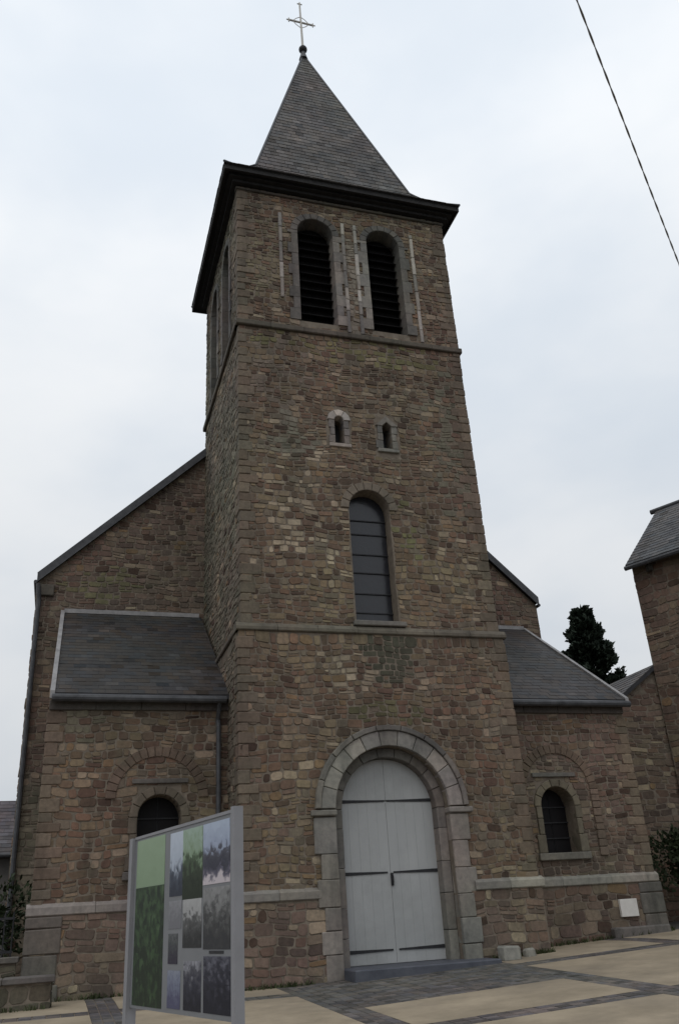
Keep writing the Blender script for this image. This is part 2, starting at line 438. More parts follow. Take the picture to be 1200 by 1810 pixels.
wall_core(mb, S_low, [(0, 0), (D, 0), (D, ZS1), (0, ZS1)])
wall_core(mb, F_up, [(IN, ZS1), (W - IN, ZS1), (W - IN, ZC), (IN, ZC)], [tall_h] + bel + slit, 0.8)
wall_core(mb, S_up, [(IN, ZS1), (D, ZS1), (D, ZC), (IN, ZC)], sbel, 0.8)
mb.add([(W, 0, 0), (W, D, 0), (W, D, ZS1), (W, 0, ZS1)], [(0, 1, 2, 3)])
mb.add([(W - IN, IN, ZS1), (W - IN, D, ZS1), (W - IN, D, ZC), (W - IN, IN, ZC)], [(0, 1, 2, 3)])
mb.add([(IN, D, 0), (W - IN, D, 0), (W - IN, D, ZC), (IN, D, ZC)], [(0, 1, 2, 3)])
mb.add([(0, 0, ZS1), (W, 0, ZS1), (W, D, ZS1), (0, D, ZS1)], [(0, 1, 2, 3)])
tower = mb.build('tower_wall', MORTAR, church, (3, 2.6, 0))
DGR = (0.085, 0.088, 0.07); LGT = (0.36, 0.31, 0.25); OCH = (0.23, 0.20, 0.13)
pt_low = [(3.3, 6.3, 0.75, 0.6, DGR, .85), (2.35, 5.9, .6, .55, LGT, .5), (3.2, 5.05, 1.0, .3, (0.15, 0.15, 0.09), .6), (0.6, 3.2, .7, .8, (0.185, 0.135, 0.118), .4), (0.9, 2.5, .5, .9, (0.19, .15, .10), .25), (5.6, 5.6, .5, 1.0, (.2, .185, .15), .5)]
pt_up = [(1.7, 9.5, 1.2, 1.8, LGT, .2), (3.0, 14.2, 2.9, .45, (0.19, 0.18, 0.10), .5), (1.0, 13.2, 1.0, 1.1, (.195, .165, .145), .5), (5.3, 11.8, .7, 2.2, (0.155, 0.155, 0.125), .5), (4.0, 9.3, .35, 1.0, (.16, .16, .09), .5), (1.3, 11.6, .7, .6, (.2, .19, .165), .6)]
pt_bel = [(.9, 16.8, .9, 1.4, (0.20, 0.18, 0.13), .6), (3.1, 16.5, .4, 2, (.25, .235, .21), .8)]
# plinth stands a little proud
PLo = 0.055
F_pl = Frame((0, -PLo, 0), (1, 0, 0), (0, -1, 0)); S_pl = Frame((-PLo, 0, 0), (0, 1, 0), (-1, 0, 0))
plinth = church
plinth = empty('plinth', (3, 0, .2), parent=church)
for x0, x1 in ((-PLo, 1.62), (4.52, W + PLo)): MB().box(x0, x1, -PLo, 0.02, 0, ZP - .12).build('plinth_core', MORTAR, plinth)
MB().box(-PLo, 0.02, .021, YW, 0, ZP - .12).build('plinth_core', MORTAR, plinth)
QW = lambda: None
lay(tower, rubble(F_low, ZP, ZS1 - .06, K(0.0), K(W), [(DC, 1.52, 0, DS)], 'brown', patches=pt_low))
lay(tower, rubble(S_low, ZP, ZS1 - .06, K(0.0), K(D), [], 'grey'))
lay(tower, rubble(F_up, ZS1 + .1, ZS2 - .05, K(IN), K(W - IN), [(tall_h[0], tall_h[1] + .02, 6.8, tall_h[3])] + [(c, .3, z0 - .1, z1) for c, r, z0, z1 in slit], 'brown', patches=pt_up))
lay(tower, rubble(F_up, ZS2 + .06, ZC - .25, K(IN), K(W - IN), [(c, r + .02, z0, z1) for c, r, z0, z1 in bel], 'brown', patches=pt_bel))
lay(tower, rubble(S_up, ZS1 + .1, ZS2 - .05, K(IN), K(D), [], 'grey', cw=(.14, .36)))
lay(tower, rubble(S_up, ZS2 + .06, ZC - .25, K(IN), K(D), [(c, r + .02, z0, z1) for c, r, z0, z1 in sbel], 'grey'))
lay(plinth, rubble(F_pl, 0.1, ZP - .13, K(-PLo), K(1.60), [], 'mauve', (0.11, .22), (.15, .42)))
lay(plinth, rubble(F_pl, 0.1, ZP - .13, K(4.54), K(W + PLo), [], 'mauve', (0.11, .22), (.15, .42)))
lay(plinth, rubble(S_pl, 0.1, ZP - .13, K(-PLo), K(YW), [], 'mauve', (0.11, .22), (.15, .42)))

# corner stones of the tower
def quoins(par, x, y, z0, z1, sx, sy, k=1.0):
    z = z0; i = 0
    while z < z1 - .12:
        h = min(rnd(.15, .27), z1 - z); a, b = (rnd(.28, .46), rnd(.16, .26)) if i % 2 else (rnd(.16, .26), rnd(.28, .46))
        e = rnd(.022, .036); q = random.choice([(.165, .136, .106), (.15, .125, .098), (.137, .118, .094), (.155, .122, .096)]); kq = rnd(.8, 1.12) * k; t = tuple(c * kq for c in q)
        x0, x1 = sorted((x - sx * e, x + sx * a)); y0, y1 = sorted((y - sy * e, y + sy * b))
        MB().cbox(x0, x1, y0, y1, z + .006, z + h - .006, .014, t, .005).build('corner_stone', STONE, par)
        z += h; i += 1
quoins(tower, 0, 0, ZP, ZS1 - .06, 1, 1); quoins(tower, W, 0, ZP, ZS1 - .06, -1, 1)
quoins(tower, IN, IN, ZS1 + .12, ZS2 - .06, 1, 1); quoins(tower, W - IN, IN, ZS1 + .12, ZS2 - .06, -1, 1)
quoins(tower, IN, IN, ZS2 + .08, ZC - .3, 1, 1); quoins(tower, W - IN, IN, ZS2 + .08, ZC - .3, -1, 1)

# string courses, cut in lengths
def course(name, axis, a0, a1, face, zc, h, proj, n, tint, slope=0.0, back=0.25, par=church, mat=PALE):
    """a projecting course along X (axis 'x', face = Y of wall) or along Y (axis 'y', face = X of wall, facing -X)"""
    for k in range(n):
        p, q = a0 + (a1 - a0) * k / n + .004, a0 + (a1 - a0) * (k + 1) / n - .004
        j = rnd(-.006, .006); o = face - proj + j; t = tint()
        prof = [(o, zc - h / 2 + .02), (o + .02, zc - h / 2), (face + back, zc - h / 2), (face + back, zc + h / 2 + slope), (face + .0, zc + h / 2 + slope), (o + .015, zc + h / 2), (o, zc + h / 2 - .02)]
        vs = []
        for e in (p, q):
            for d, z in prof: vs.append((e, d, z) if axis == 'x' else (d, e, z))
        n7 = len(prof)
        MB().add(vs, [tuple(range(n7)), tuple(range(n7, 2 * n7))] + [(i, (i + 1) % n7, n7 + (i + 1) % n7, n7 + i) for i in range(n7)], t).build(name, mat, par)
tb = lambda: mulc((.15, .135, .112), rnd(.85, 1.15))
tg = lambda: pale(.82)
course('string_course', 'x', -.06, W + .06, 0, ZS1, .10, .06, 7, lambda: mulc(tb(), .85), .07)
course('string_course', 'y', .02, 2.9, 0, ZS1, .10, .06, 4, lambda: mulc(tb(), .85), .07)
course('string_course', 'x', 0.0, W, IN, ZS2, .15, .09, 7, lambda: tuple(c * .72 for c in tb()), .05)
course('string_course', 'y', IN + .02, D, IN, ZS2, .15, .09, 6, lambda: tuple(c * .72 for c in tb()), .05)
course('plinth_course', 'x', -PLo - .05, 1.5, 0, ZP - .04, .16, PLo + .05, 2, tg, .05)
course('plinth_course', 'x', 4.6, W + PLo + .05, 0, ZP - .04, .16, PLo + .05, 2, tg, .05)
course('plinth_course', 'y', 0.0, YW - .02, 0, ZP - .04, .16, PLo + .05, 1, tg, .05)
# sill of the tall window
MB().cbox(2.5, 3.7, -.06, .5, 6.93, 7.04, .015, pale(.72), .004).build('window_sill', PALE, church)

# door surround
for s in (-1, 1):
    z = zg(DC + s * 1.5, 0) - .05; i = 0; inner = DC + s * DR
    while z < 3.0:
        h = min(rnd(.36, .5), 3.05 - z)
        if 3.05 - (z + h) < .2: h = 3.05 - z
        wd = (.42 if i % 2 else .34) + rnd(-.03, .03)
        x0, x1 = sorted((inner, inner + s * wd))
        MB().cbox(x0, x1, -.095 if z < ZP - .2 else -.05, .18, z + .004, z + h - .004, .014, pale(.72), .004).build('jamb_stone', PALE, church)
        z += h; i += 1
    x0, x1 = sorted((inner - s * .02, inner + s * .5))
    MB().cbox(x0, x1, -.10, .2, 3.07, 3.18, .02, pale(.7)).build('impost', PALE, church)
    # inner order of the jamb
    x0, x1 = sorted((DC + s * 1.0, inner - s * .004)); z = zg(DC, 0) - .05
    while z < DS - .1:
        h = min(rnd(.5, .75), DS - z)
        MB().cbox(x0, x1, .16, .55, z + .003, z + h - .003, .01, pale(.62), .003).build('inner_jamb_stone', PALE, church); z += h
arch_ring(church, 'voussoir', F_low, DC, DS, DR, 1.49, -.3, .085, 11, lambda: pale(.92), PALE)
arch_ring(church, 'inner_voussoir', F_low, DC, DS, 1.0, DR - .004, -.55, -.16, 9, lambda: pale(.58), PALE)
arch_ring(church, 'hood_mould', F_low, DC, DS, 1.495, 1.60, -.1, .125, 9, lambda: pale(.62), PALE)

# the door
DY = 0.42
dz0 = zg(DC, 0) + .13
md = MB(); lp = [(DC - 1.01, dz0), (DC + 1.01, dz0)] + [(DC + 1.01 * math.cos(math.pi * k / 24), DS + 1.01 * math.sin(math.pi * k / 24)) for k in range(25)]
n = len(lp)
md.add([(x, DY + .03, z) for x, z in lp] + [(x, DY + .08, z) for x, z in lp], [tuple(range(n)), tuple(range(n, 2 * n))] + [(i, (i + 1) % n, n + (i + 1) % n, n + i) for i in range(n)])
door = md.build('door', PAINT, church)
nb = 10; bw = 2.0 / nb
for k in range(nb):
    x0 = DC - 1.0 + bw * k + .0008; x1 = x0 + bw - .0016
    if k == nb // 2: x0 += .004
    MB().cbox(x0, x1, DY - .005 + rnd(-.001, .001), DY + .028, dz0 + .01, 3.36, .0012).build('plank', PAINT, door)
    # boards of the fixed head follow the arch
    za = lambda x: DS + math.sqrt(max(0, 1.0 - (x - DC) ** 2))
    xs = [x0 + (x1 - x0) * q / 4 for q in range(5)]
    pts = [(x, max(3.4, za(x) - .01)) for x in xs]
    if pts[0][1] > 3.41 or pts[-1][1] > 3.41:
        vs = [(x, y, z) for y in (DY - .02, DY + .028) for x, z in ([(x0, 3.392), (x1, 3.392)] + pts[::-1])]
        MB().add(vs, [tuple(range(7)), tuple(range(7, 14))] + [(i, (i + 1) % 7, 7 + (i + 1) % 7, 7 + i) for i in range(7)]).build('tympanum_board', PAINT, door)
for z in (3.375, 2.04, .69):
    for s in (-1, 1):
        e = DC + s * .99; q = DC + s * (.06 if z != 3.375 else .03)
        vs = []
        for y in (DY - .022, DY - .004):
            vs += [(e, y, z - .032), (q, y, z - .014), (q, y, z + .014), (e, y, z + .032)]
        MB().add(vs, [(0, 1, 2, 3), (4, 5, 6, 7), (0, 1, 5, 4), (1, 2, 6, 5), (2, 3, 7, 6), (3, 0, 4, 7)]).build('strap_hinge', IRON, door)
MB().cbox(DC - .005, DC + .045, DY - .05, DY - .006, 1.80, 2.03, .008).build('lock_plate', IRON, door)
MB().tube([(DC + .02, DY - .05, 1.83), (DC + .02, DY - .09, 1.86), (DC + .02, DY - .09, 1.97), (DC + .02, DY - .05, 2.0)], .011).build('handle', IRON, door)
MB().cbox(DC - 1.2, DC + 1.6, -.75, .5, .18, dz0, .02).build('doorstep', SHADESTONE, church)  # step slab; its dark tone paints the shadow below the door

# tall lancet
def arch_poly(c, r, vb, vsp, y, seg=14): return [(c - r, y, vb), (c + r, y, vb)] + [(c + r * math.cos(math.pi * k / seg), y, vsp + r * math.sin(math.pi * k / seg)) for k in range(seg + 1)]
def lancet(c, r, vb, vsp, y, bars, name='tower_window'):
    lp = arch_poly(c, r, vb, vsp, y + .03); 
    wdw = MB().add(lp, [tuple(range(len(lp)))]).build(name, IRON, church)
    zs = [vb + .01] + list(bars) + [vsp + r]
    for a, b in zip(zs, zs[1:]):
        # each row of leaded glass is its own pane, tipped a hair
        pts = [(c - r * .98, a + .015), (c + r * .98, a + .015)]
        ss = 10
        for k in range(ss + 1):
            x = c + r * .98 * (1 - 2 * k / ss); top = vsp + math.sqrt(max(0, r * r * .96 - (x - c) ** 2)); pts.append((x, max(a + .02, min(b - .015, top))))
        t = rnd(-.008, .008)
        MB().add([(x, y + t * (z - a), z) for x, z in pts], [tuple(range(len(pts)))]).build('pane', GLASS, wdw)
    for z in bars:
        hw = r if z <= vsp else math.sqrt(r * r - (z - vsp) ** 2)
        MB().box(c - hw, c + hw, y - .03, y - .008, z - .012, z + .012).build('saddle_bar', IRON, wdw)
    return wdw
lancet(*tall_h, .40, [7.35, 7.8, 8.3, 8.75, 9.25, 9.6])
arch_ring(church, 'window_voussoir', F_up, tall_h[0], tall_h[3], tall_h[1], tall_h[1] + .2, -.3, .045, 9, lambda: mulc((.18, .155, .125), rnd(.8, 1.15)), PALE)
# slit windows with pale heads
for i, (c, r, z0, z1) in enumerate(slit):
    lp = arch_poly(c, r, z0, z1, .45); MB().add(lp, [tuple(range(len(lp)))]).build('slit_window', IRON, church)
    k = (1.35, .72)[i]
    arch_ring(church, 'slit_head', F_up, c, z1, r, .29, -.2, .055, 1 if i else 3, lambda: pale(k), PALE)
    for s in (-1, 1):
        z = z0
        for h in (.22, .2, .22):
            x0, x1 = sorted((c + s * r, c + s * (r + rnd(.1, .2)))); MB().cbox(x0, x1, IN - .04, .4, z + .004, z + h - .004, .01, pale(.62), .004).build('slit_jamb_stone', PALE, church); z += h
    MB().cbox(c - .27, c + .27, IN - .06, .4, z0 - .1, z0 - .004, .012, pale(.85), .004).build('slit_sill', PALE, church)

# belfry openings with louvres, jambs and thin shafts
def louvres(fr, c, r, z0, zs):
    a = fr.p(c, z0, -.5)
    fw = MB(); lp = arch_poly(c, r, z0, zs, 0)
    fw.add([fr.p(x, z, -.40) for x, _, z in lp], [tuple(range(len(lp)))])
    par = fw.build('belfry_opening', LOUVRE, church)
    z = z0 + .15
    while z < zs + r - .12:
        hw = r if z < zs else math.sqrt(max(0.01, r * r - (z + .1 - zs) ** 2))
        vs = [fr.p(c + s * hw, z + dz, d) for dz, d in ((0, -.24), (.015, -.24), (.14, -.37), (.125, -.37)) for s in (-1, 1)]
        MB().add(vs, [(0, 1, 3, 2), (2, 3, 5, 4), (4, 5, 7, 6), (6, 7, 1, 0), (0, 2, 4, 6), (1, 3, 5, 7)]).build('louvre', LOUVRE, par)
        z += .27
for h in bel: louvres(F_up, *h)
for h in sbel: louvres(S_up, *h)
def bel_trim(fr, h, k=.62):
    c, r, z0, zs = h
    arch_ring(church, 'belfry_voussoir', fr, c, zs, r - .012, r + .17, -.6, .045, 9, lambda: pale(k * .7), PALE)
    for s in (-1, 1):
        z = z0; i = 0; k2 = k * 1.15 if 2.3 < c + s * r < 3.9 and fr is F_up else k * .8
        while z < zs - .05:
            hh = min(rnd(.3, .42), zs - z); wd = (.26, .16)[i % 2]
            u0, u1 = sorted((c + s * (r - .012), c + s * (r + wd)))
            vs = [fr.p(u, v, d) for d in (-.6, .045 + rnd(-.005, .005)) for u, v in ((u0, z + .004), (u1, z + .004), (u1, z + hh - .004), (u0, z + hh - .004))]
            MB().add(vs, [(0, 1, 2, 3), (4, 5, 6, 7), (0, 1, 5, 4), (1, 2, 6, 5), (2, 3, 7, 6), (3, 0, 4, 7)], pale(k2)).build('belfry_jamb_stone', PALE, church)
            z += hh; i += 1
for h in bel: bel_trim(F_up, h)
for h in sbel: bel_trim(S_up, h, .55)
for c in (1.2, 2.93, 3.28, 4.92):
    z0 = 15.55 if c < 2 else 14.72
    z = z0
    while z < 18.3:
        h = min(rnd(.35, .75), 18.38 - z)
        MB().cbox(c - .045, c + .045, IN - .058, IN + .05, z + .004, z + h - .004, .014, pale(rnd(.75, 1.45)), .006).build('belfry_shaft', PALE, church, smooth=False); z += h

# eaves, corbels, spire
OV = .395; E0, E1 = IN - OV, W - IN + OV; EB = D + OV
mb = MB(); mb.box(E0 + .03, E1 - .03, E0 + .03, EB - .03, ZC - .10, ZC - .03); mb.build('soffit', DARKWOOD, church)
for a, b in (((E0, E0), (E1, E0)), ((E0, E0), (E0, EB)), ((E1, E0), (E1, EB)), ((E0, EB), (E1, EB))):
    x0, x1 = min(a[0], b[0]), max(a[0], b[0]); y0, y1 = min(a[1], b[1]), max(a[1], b[1])
    if x0 == x1: x0 -= .03; x1 += .03; y0 += .031; y1 -= .031
    else: y0 -= .03; y1 += .03; x0 -= .03; x1 += .03
    MB().box(x0, x1, y0, y1, ZC - .16, ZC + .02).build('fascia', DARKWOOD, church)
for d_, z0_, z1_ in ((.27, ZC - .2, ZC - .105), (.16, ZC - .29, ZC - .202)):
    MB().box(IN - d_, W - IN + d_, IN - d_, IN + .02, z0_, z1_).build('cornice_board', DARKWOOD, church)
    MB().box(IN - d_, IN + .02, IN + .021, D, z0_, z1_).build('cornice_board', DARKWOOD, church)
MB().cbox(IN - .06, W - IN + .06, IN - .07, IN + .1, ZC - .42, ZC - .345, .015, (.08, .072, .062)).build('cornice_course', STONE, church)
AP = Vector((2.94, D / 2, 28.55)); ZB = 20.5
def sq(s, z, q): # corner
    return Vector((AP.x * 0 + 3 + s * q[0], D / 2 + s * q[1] * (1 if True else 1), z))
cor = [(-1, -1), (1, -1), (1, 1), (-1, 1)]
ex, ey = (E1 - E0) / 2 + .05, (EB - E0) / 2 + .05
low = [Vector((3 + q[0] * ex, D / 2 + q[1] * ey, ZC)) for q in cor]
brk = [Vector((3 + q[0] * 2.3, D / 2 + q[1] * 2.12, ZB)) for q in cor]
# a sprocket: the foot of the roof kicks out in two steps
mid = [Vector((3 + q[0] * 2.72, D / 2 + q[1] * 2.48, ZC + .52)) for q in cor]
mb = MB(); vs = low + mid + brk + [AP]
fs = [(i, (i + 1) % 4, 4 + (i + 1) % 4, 4 + i) for i in range(4)] + [(4 + i, 4 + (i + 1) % 4, 8 + (i + 1) % 4, 8 + i) for i in range(4)] + [(8 + i, 8 + (i + 1) % 4, 12) for i in range(4)] + [(3, 2, 1, 0)]
spire = mb.add(vs, fs).build('spire_roof', SLATEBASE, church)
def slate_face(par, a, b, c, d, name='slates', **kw):
    """slates over the quad a-b (foot), d-c (head); c == d for a triangle"""
    U = (b - a).normalized(); hm = (c + d) / 2; V = hm - a; V = (V - U * V.dot(U)); ln = V.length; V.normalize()
    Nn = U.cross(V)
    fr = Frame(a, U, Nn, V); la = (d - a).dot(U); lb = (c - a).dot(U); w0 = (b - a).length
    mb = slates(fr, ln, lambda v: la * v / ln, lambda v: w0 + (lb - w0) * v / ln, **kw)
    mb.build(name, SLATE, par, WORLD[par.name], kind='stuff')
for i in range(4):
    j = (i + 1) % 4
    slate_face(spire, low[i], low[j], mid[j], mid[i], row=.17, wid=.22); slate_face(spire, mid[i], mid[j], brk[j], brk[i], row=.17, wid=.22)
    slate_face(spire, brk[i], brk[j], AP, AP, row=.19, wid=.24, base=(.092, .087, .084), var=.3)
for i in range(4): MB().tube([low[i] + Vector((0, 0, .02)), mid[i] + Vector((0, 0, .02)), brk[i] + Vector((0, 0, .02)), AP], .035, 6).build('hip_flashing', DARKZINC, spire)
# finial and cross
fb = Vector((AP.x, AP.y, 28.3))
MB().tube([fb, fb + Vector((0, 0, .25)), fb + Vector((0, 0, .45))], [.16, .10, .05], 10).build('finial_base', DARKZINC, church)
bmx = bmesh.new(); bmesh.ops.create_uvsphere(bmx, u_segments=14, v_segments=10, radius=.15); bmx.verts.index_update()
MB().add([v.co + fb + Vector((0, 0, .52)) for v in bmx.verts], [[v.index for v in f.verts] for f in bmx.faces]).build('finial_ball', IRON, church, smooth=True); bmx.free()
cross = MB().tube([fb + Vector((0, 0, .6)), (AP.x - .03, AP.y, 31.3)], [.045, .032], 8).build('cross', GILT, church)
cz = 30.25
MB().tube([(AP.x - .46, AP.y, cz), (AP.x + .42, AP.y, cz)], .036, 8).build('cross_arm', GILT, cross)
for p in ((AP.x - .46, cz), (AP.x + .42, cz), (AP.x - .03, 31.25)):
    for q in ((.09, 0), (-.09, 0), (0, .1), (0, -.1)):
        MB().tube([(p[0], AP.y, p[1]), (p[0] + q[0], AP.y, p[1] + q[1])], [.03, .02], 6).build('cross_tip', GILT, cross)
for sx_ in (-1, 1):
    for sz in (-1, 1): MB().tube([(AP.x - .02, AP.y, cz + sz * .3), (AP.x - .02 + sx_ * .17, AP.y, cz + sz * .17), (AP.x - .02 + sx_ * .3, AP.y, cz)], .014, 5).build('cross_scroll', GILT, cross)

# nave gable wall and roof
F_nv = Frame((0, D, 0), (1, 0, 0), (0, -1, 0))
sl = (ZPK - ZN) / (3 - NL)
mb = MB(); wall_core(mb, F_nv, [(NL, 0), (NR, 0), (NR, ZN), (3, ZPK), (NL, ZN)])
BK = 24
mb.add([(NL, D, 0), (NL, BK, 0), (NL, BK, ZN), (NL, D, ZN)], [(0, 1, 2, 3)]); mb.add([(NR, D, 0), (NR, BK, 0), (NR, BK, ZN), (NR, D, ZN)], [(0, 1, 2, 3)])
mb.add([(NL, BK, 0), (NR, BK, 0), (NR, BK, ZN), (3, BK, ZPK), (NL, BK, ZN)], [(0, 1, 2, 3, 4)])
nave = mb.build('nave_wall', MORTAR, church, (3, 14, 0))
rk = lambda v: NL if v < ZN else NL + (v - ZN) / sl
rk2 = lambda v: NR if v < ZN else NR - (v - ZN) / sl
lay(nave, rubble(F_nv, 4.8, ZPK - 2, rk, lambda v: min(IN + .05, rk2(v)), [], 'mauve', (.09, .19), (.13, .36), patches=[(-2.6, 9.6, 1.1, .5, (.165, .16, .10), .6)]))
lay(nave, rubble(F_nv, 0.1, 4.8, rk, K(XL + .05), [], 'grey', (.09, .19), (.13, .36)))
lay(nave, rubble(F_nv, 4.8, ZPK - 2, lambda v: max(W - IN - .05, rk(v)), rk2, [], 'mauve', (.09, .19), (.13, .36)))
lay(nave, rubble(Frame((NL, 0, 0), (0, 1, 0), (-1, 0, 0)), .1, ZN, K(D), K(BK), [], 'brown', (.16, .26), (.25, .6)))
# roof slabs with slated verges
th = .16
for s in (-1, 1):
    e = Vector((3 + s * (3 - NL + .02), D - .14, ZN - .02 * sl + .06)); r_ = Vector((3, D - .14, ZPK + .06))
    dn = Vector((0, 0, th))
    vs = [e, r_, r_ + Vector((0, BK - D + .3, 0)), e + Vector((0, BK - D + .3, 0))]; vs += [v + dn for v in vs]
    nr = MB().add(vs, [(0, 1, 2, 3), (4, 5, 6, 7), (0, 1, 5, 4), (1, 2, 6, 5), (2, 3, 7, 6), (3, 0, 4, 7)]).build('nave_roof', SLATEBASE, church)
    A, B = (vs[7], vs[4]) if s < 0 else (vs[4], vs[7])
    A, B = ((vs[7], vs[4]) if s < 0 else (vs[4], vs[7]))
    C_, D_ = ((vs[5], vs[6]) if s < 0 else (vs[6], vs[5]))
    slate_face(nr, A, B, C_, D_, row=.22, wid=.3)
    # slate-hung verge board seen from the front
    vb = [e + Vector((0, -.025, -.10)), r_ + Vector((0, -.025, -.10)), r_ + Vector((0, -.025, th + .01)), e + Vector((0, -.025, th + .01))]; vb += [v + Vector((0, .02, 0)) for v in vb]
    MB().add(vb, [(0, 1, 2, 3), (4, 5, 6, 7), (0, 1, 5, 4), (1, 2, 6, 5), (2, 3, 7, 6), (3, 0, 4, 7)]).build('verge_board', DARKZINC, nr)
    x = 3 + s * (3 - NL + .05)
    MB().tube([(x, D - .1, ZN - .02), (x, BK, ZN - .02)], .05, 8).build('nave_gutter', DARKZINC, nr)
MB().tube([(NL + .02, D - .16, ZN - .1), (NL + .07, D - .12, ZN - .5), (NL + .07, D - .12, 1.0)], .055, 8).build('downpipe', DARKZINC, church)
MB().cbox(NL - .02, NL + .42, D - .1, D - .02, ZN - .38, ZN - .08, .02, (.11, .10, .088)).build('kneeler', STONE, church)

# low wings either side of the tower
ZE, ZT = 5.62, 8.62
F_w = Frame((0, YW, 0), (1, 0, 0), (0, -1, 0)); F_wp = Frame((0, YW - .05, 0), (1, 0, 0), (0, -1, 0))
def wing(s):
    x0, x1 = (XL, 0) if s < 0 else (W, XR); wc = -1.36 if s < 0 else 7.42
    hole = (wc, .42, 2.3, 3.27)
    mb = MB(); wall_core(mb, F_w, [(x0, 0), (x1, 0), (x1, ZE), (x0, ZE)], [hole], .45)
    xo = XL if s < 0 else XR
    mb.add([(xo, YW, 0), (xo, D, 0), (xo, D, ZT), (xo, YW, ZE)], [(0, 1, 2, 3)])
    wl = mb.build('wing_wall', MORTAR, church, ((x0 + x1) / 2, YW, 0))
    pts = [((-2.9, 5.0, .8, .4, (.17, .165, .13), .5) if s < 0 else (7.3, 4.9, 1.2, .4, (.15, .115, .085), .6))]
    lay(wl, rubble(F_w, ZP, ZE - .28, K(x0), K(x1), [(hole[0], hole[1] + .15, hole[2] - .1, hole[3])], 'mauve' if s > 0 else 'brown', (.085, .18), (.12, .34), patches=pts, tone=(.92, .92, .92)))
    # dark band of the eave course
    for k in range(4):
        a, b = x0 + (x1 - x0) * k / 4 + .004, x0 + (x1 - x0) * (k + 1) / 4 - .004
        MB().cbox(a, b, YW - .07, YW + .1, ZE - .28, ZE - .10, .012, (.085, .08, .075), .003).build('eave_course', STONE, wl)
    # plinth
    px0, px1 = (x0 - .05, -PLo - .0) if s < 0 else (x0 + PLo, x1 + .05)
    pl_ = MB().box(px0, px1, YW - .05, YW + .1, 0, ZP - .12).build('wing_plinth', MORTAR, church)
    lay(pl_, rubble(F_wp, .1, ZP - .13, K(px0), K(px1), [], 'mauve', (.11, .24), (.16, .46)))
    course('wing_plinth_course', 'x', px0 - .05, px1, YW, ZP - .04, .16, .1, 3, tg, .05)
    quoins(wl, xo, YW, ZP, ZE - .3, -s, 1); 
    z = zg(xo, YW) - .1
    while z < ZP - .2:
        h = min(rnd(.35, .5), ZP - .13 - z); a, b = sorted((xo + s * .09, xo - s * rnd(.35, .55)))
        MB().cbox(a, b, YW - .1, YW + .3, z + .005, z + h - .005, .02, pale(.44), .006).build('plinth_corner_stone', PALE, pl_); z += h
    if s < 0:
        fl = Frame((XL, 0, 0), (0, 1, 0), (-1, 0, 0)); lay(wl, rubble(fl, .1, ZT - .1, lambda v: YW if v < ZE else YW + (v - ZE) * (D - YW) / (ZT - ZE), K(D), [], 'brown', (.12, .22), (.18, .45)))
    # window
    c, r, z0, zs = hole
    lp = arch_poly(c, r, z0, zs, YW + .42); wd = MB().add(lp, [tuple(range(len(lp)))]).build('wing_window', IRON, church)
    for (a, b) in ((-.98, -.03), (.03, .98)):
        pp = [(c + r * a, z0 + .02), (c + r * b, z0 + .02)]
        for k in range(6):
            x = c + r * (b + (a - b) * k / 5); pp.append((x, zs + math.sqrt(max(0, r * r * .96 - (x - c) ** 2))))
        MB().add([(x, YW + .39, z) for x, z in pp], [tuple(range(len(pp)))]).build('pane', DARKGLASS, wd)
    for z in (2.62, 2.95, 3.28): MB().box(c - r, c + r, YW + .355, YW + .38, z - .012, z + .012).build('saddle_bar', IRON, wd)
    arch_ring(church, 'wing_window_voussoir', F_w, c, zs, r, r + .16, -.3, .05, 7, lambda: mulc((.148, .127, .10), rnd(.8, 1.15)), PALE)
    for q in (-1, 1):
        z = z0
        while z < zs - .05:
            hh = min(rnd(.28, .4), zs - z); a, b = sorted((c + q * r, c + q * (r + rnd(.13, .22))))
            MB().cbox(a, b, YW - .05, YW + .3, z + .004, z + hh - .004, .012, mulc((.145, .125, .10), rnd(.85, 1.15)), .004).build('wing_jamb_stone', PALE, church); z += hh
    MB().cbox(c - .66, c + .62, YW - .1, YW + .35, z0 - .15, z0 - .005, .015, pale(.56), .004).build('wing_sill', PALE, church)
    # blind relieving arch of brown stone
    AC, AR = (c - .05 if s < 0 else c + .08), .80
    arch_ring(church, 'relieving_arch_stone', F_w, AC, 3.62, AR, AR + .2, -.05, .04, 19, lambda: mulc((.145, .112, .088) if s < 0 else (.14, .11, .086), rnd(.8, 1.1)), STONE)
    if s > 0:
        for q in (-1, 1):
            z = 2.2
            while z < 3.6:
                hh = min(rnd(.12, .2), 3.62 - z); a, b = sorted((AC + q * AR, AC + q * (AR + .2)))
                MB().cbox(a, b, YW - .062, YW + .05, z + .005, z + hh - .005, .012, mulc((.15, .115, .095), rnd(.75, 1.2)), .004).build('relieving_arch_stone', STONE, church); z += hh
    MB().cbox(c - .55, c + .55, YW - .06, YW + .1, 3.9, 3.99, .01, pale(.5), .004).build('lintel_band', PALE, church)
    # roof
    ov = .1 if s > 0 else -.02
    rx0, rx1 = (XL - ov, -.003) if s < 0 else (W + .003, XR + ov)
    y0 = YW - .17; slp = (ZT - ZE) / (D - YW); zlow = ZE - .06
    a = Vector((rx0, y0, zlow)); b = Vector((rx1, y0, zlow)); c2 = Vector((rx1, D - .01, zlow + slp * (D - y0))); d2 = Vector((rx0, D - .01, c2.z))
    dn = Vector((0, 0, .09)); vs = [a, b, c2, d2, a + dn, b + dn, c2 + dn, d2 + dn]
    rf = MB().add(vs, [(0, 1, 2, 3), (4, 5, 6, 7), (0, 1, 5, 4), (1, 2, 6, 5), (2, 3, 7, 6), (3, 0, 4, 7)]).build('wing_roof', SLATEBASE, church)
    slate_face(rf, vs[4], vs[5], vs[6], vs[7], row=.2, wid=.26, base=(.043, .0405, .040), var=.12, lift=.005)
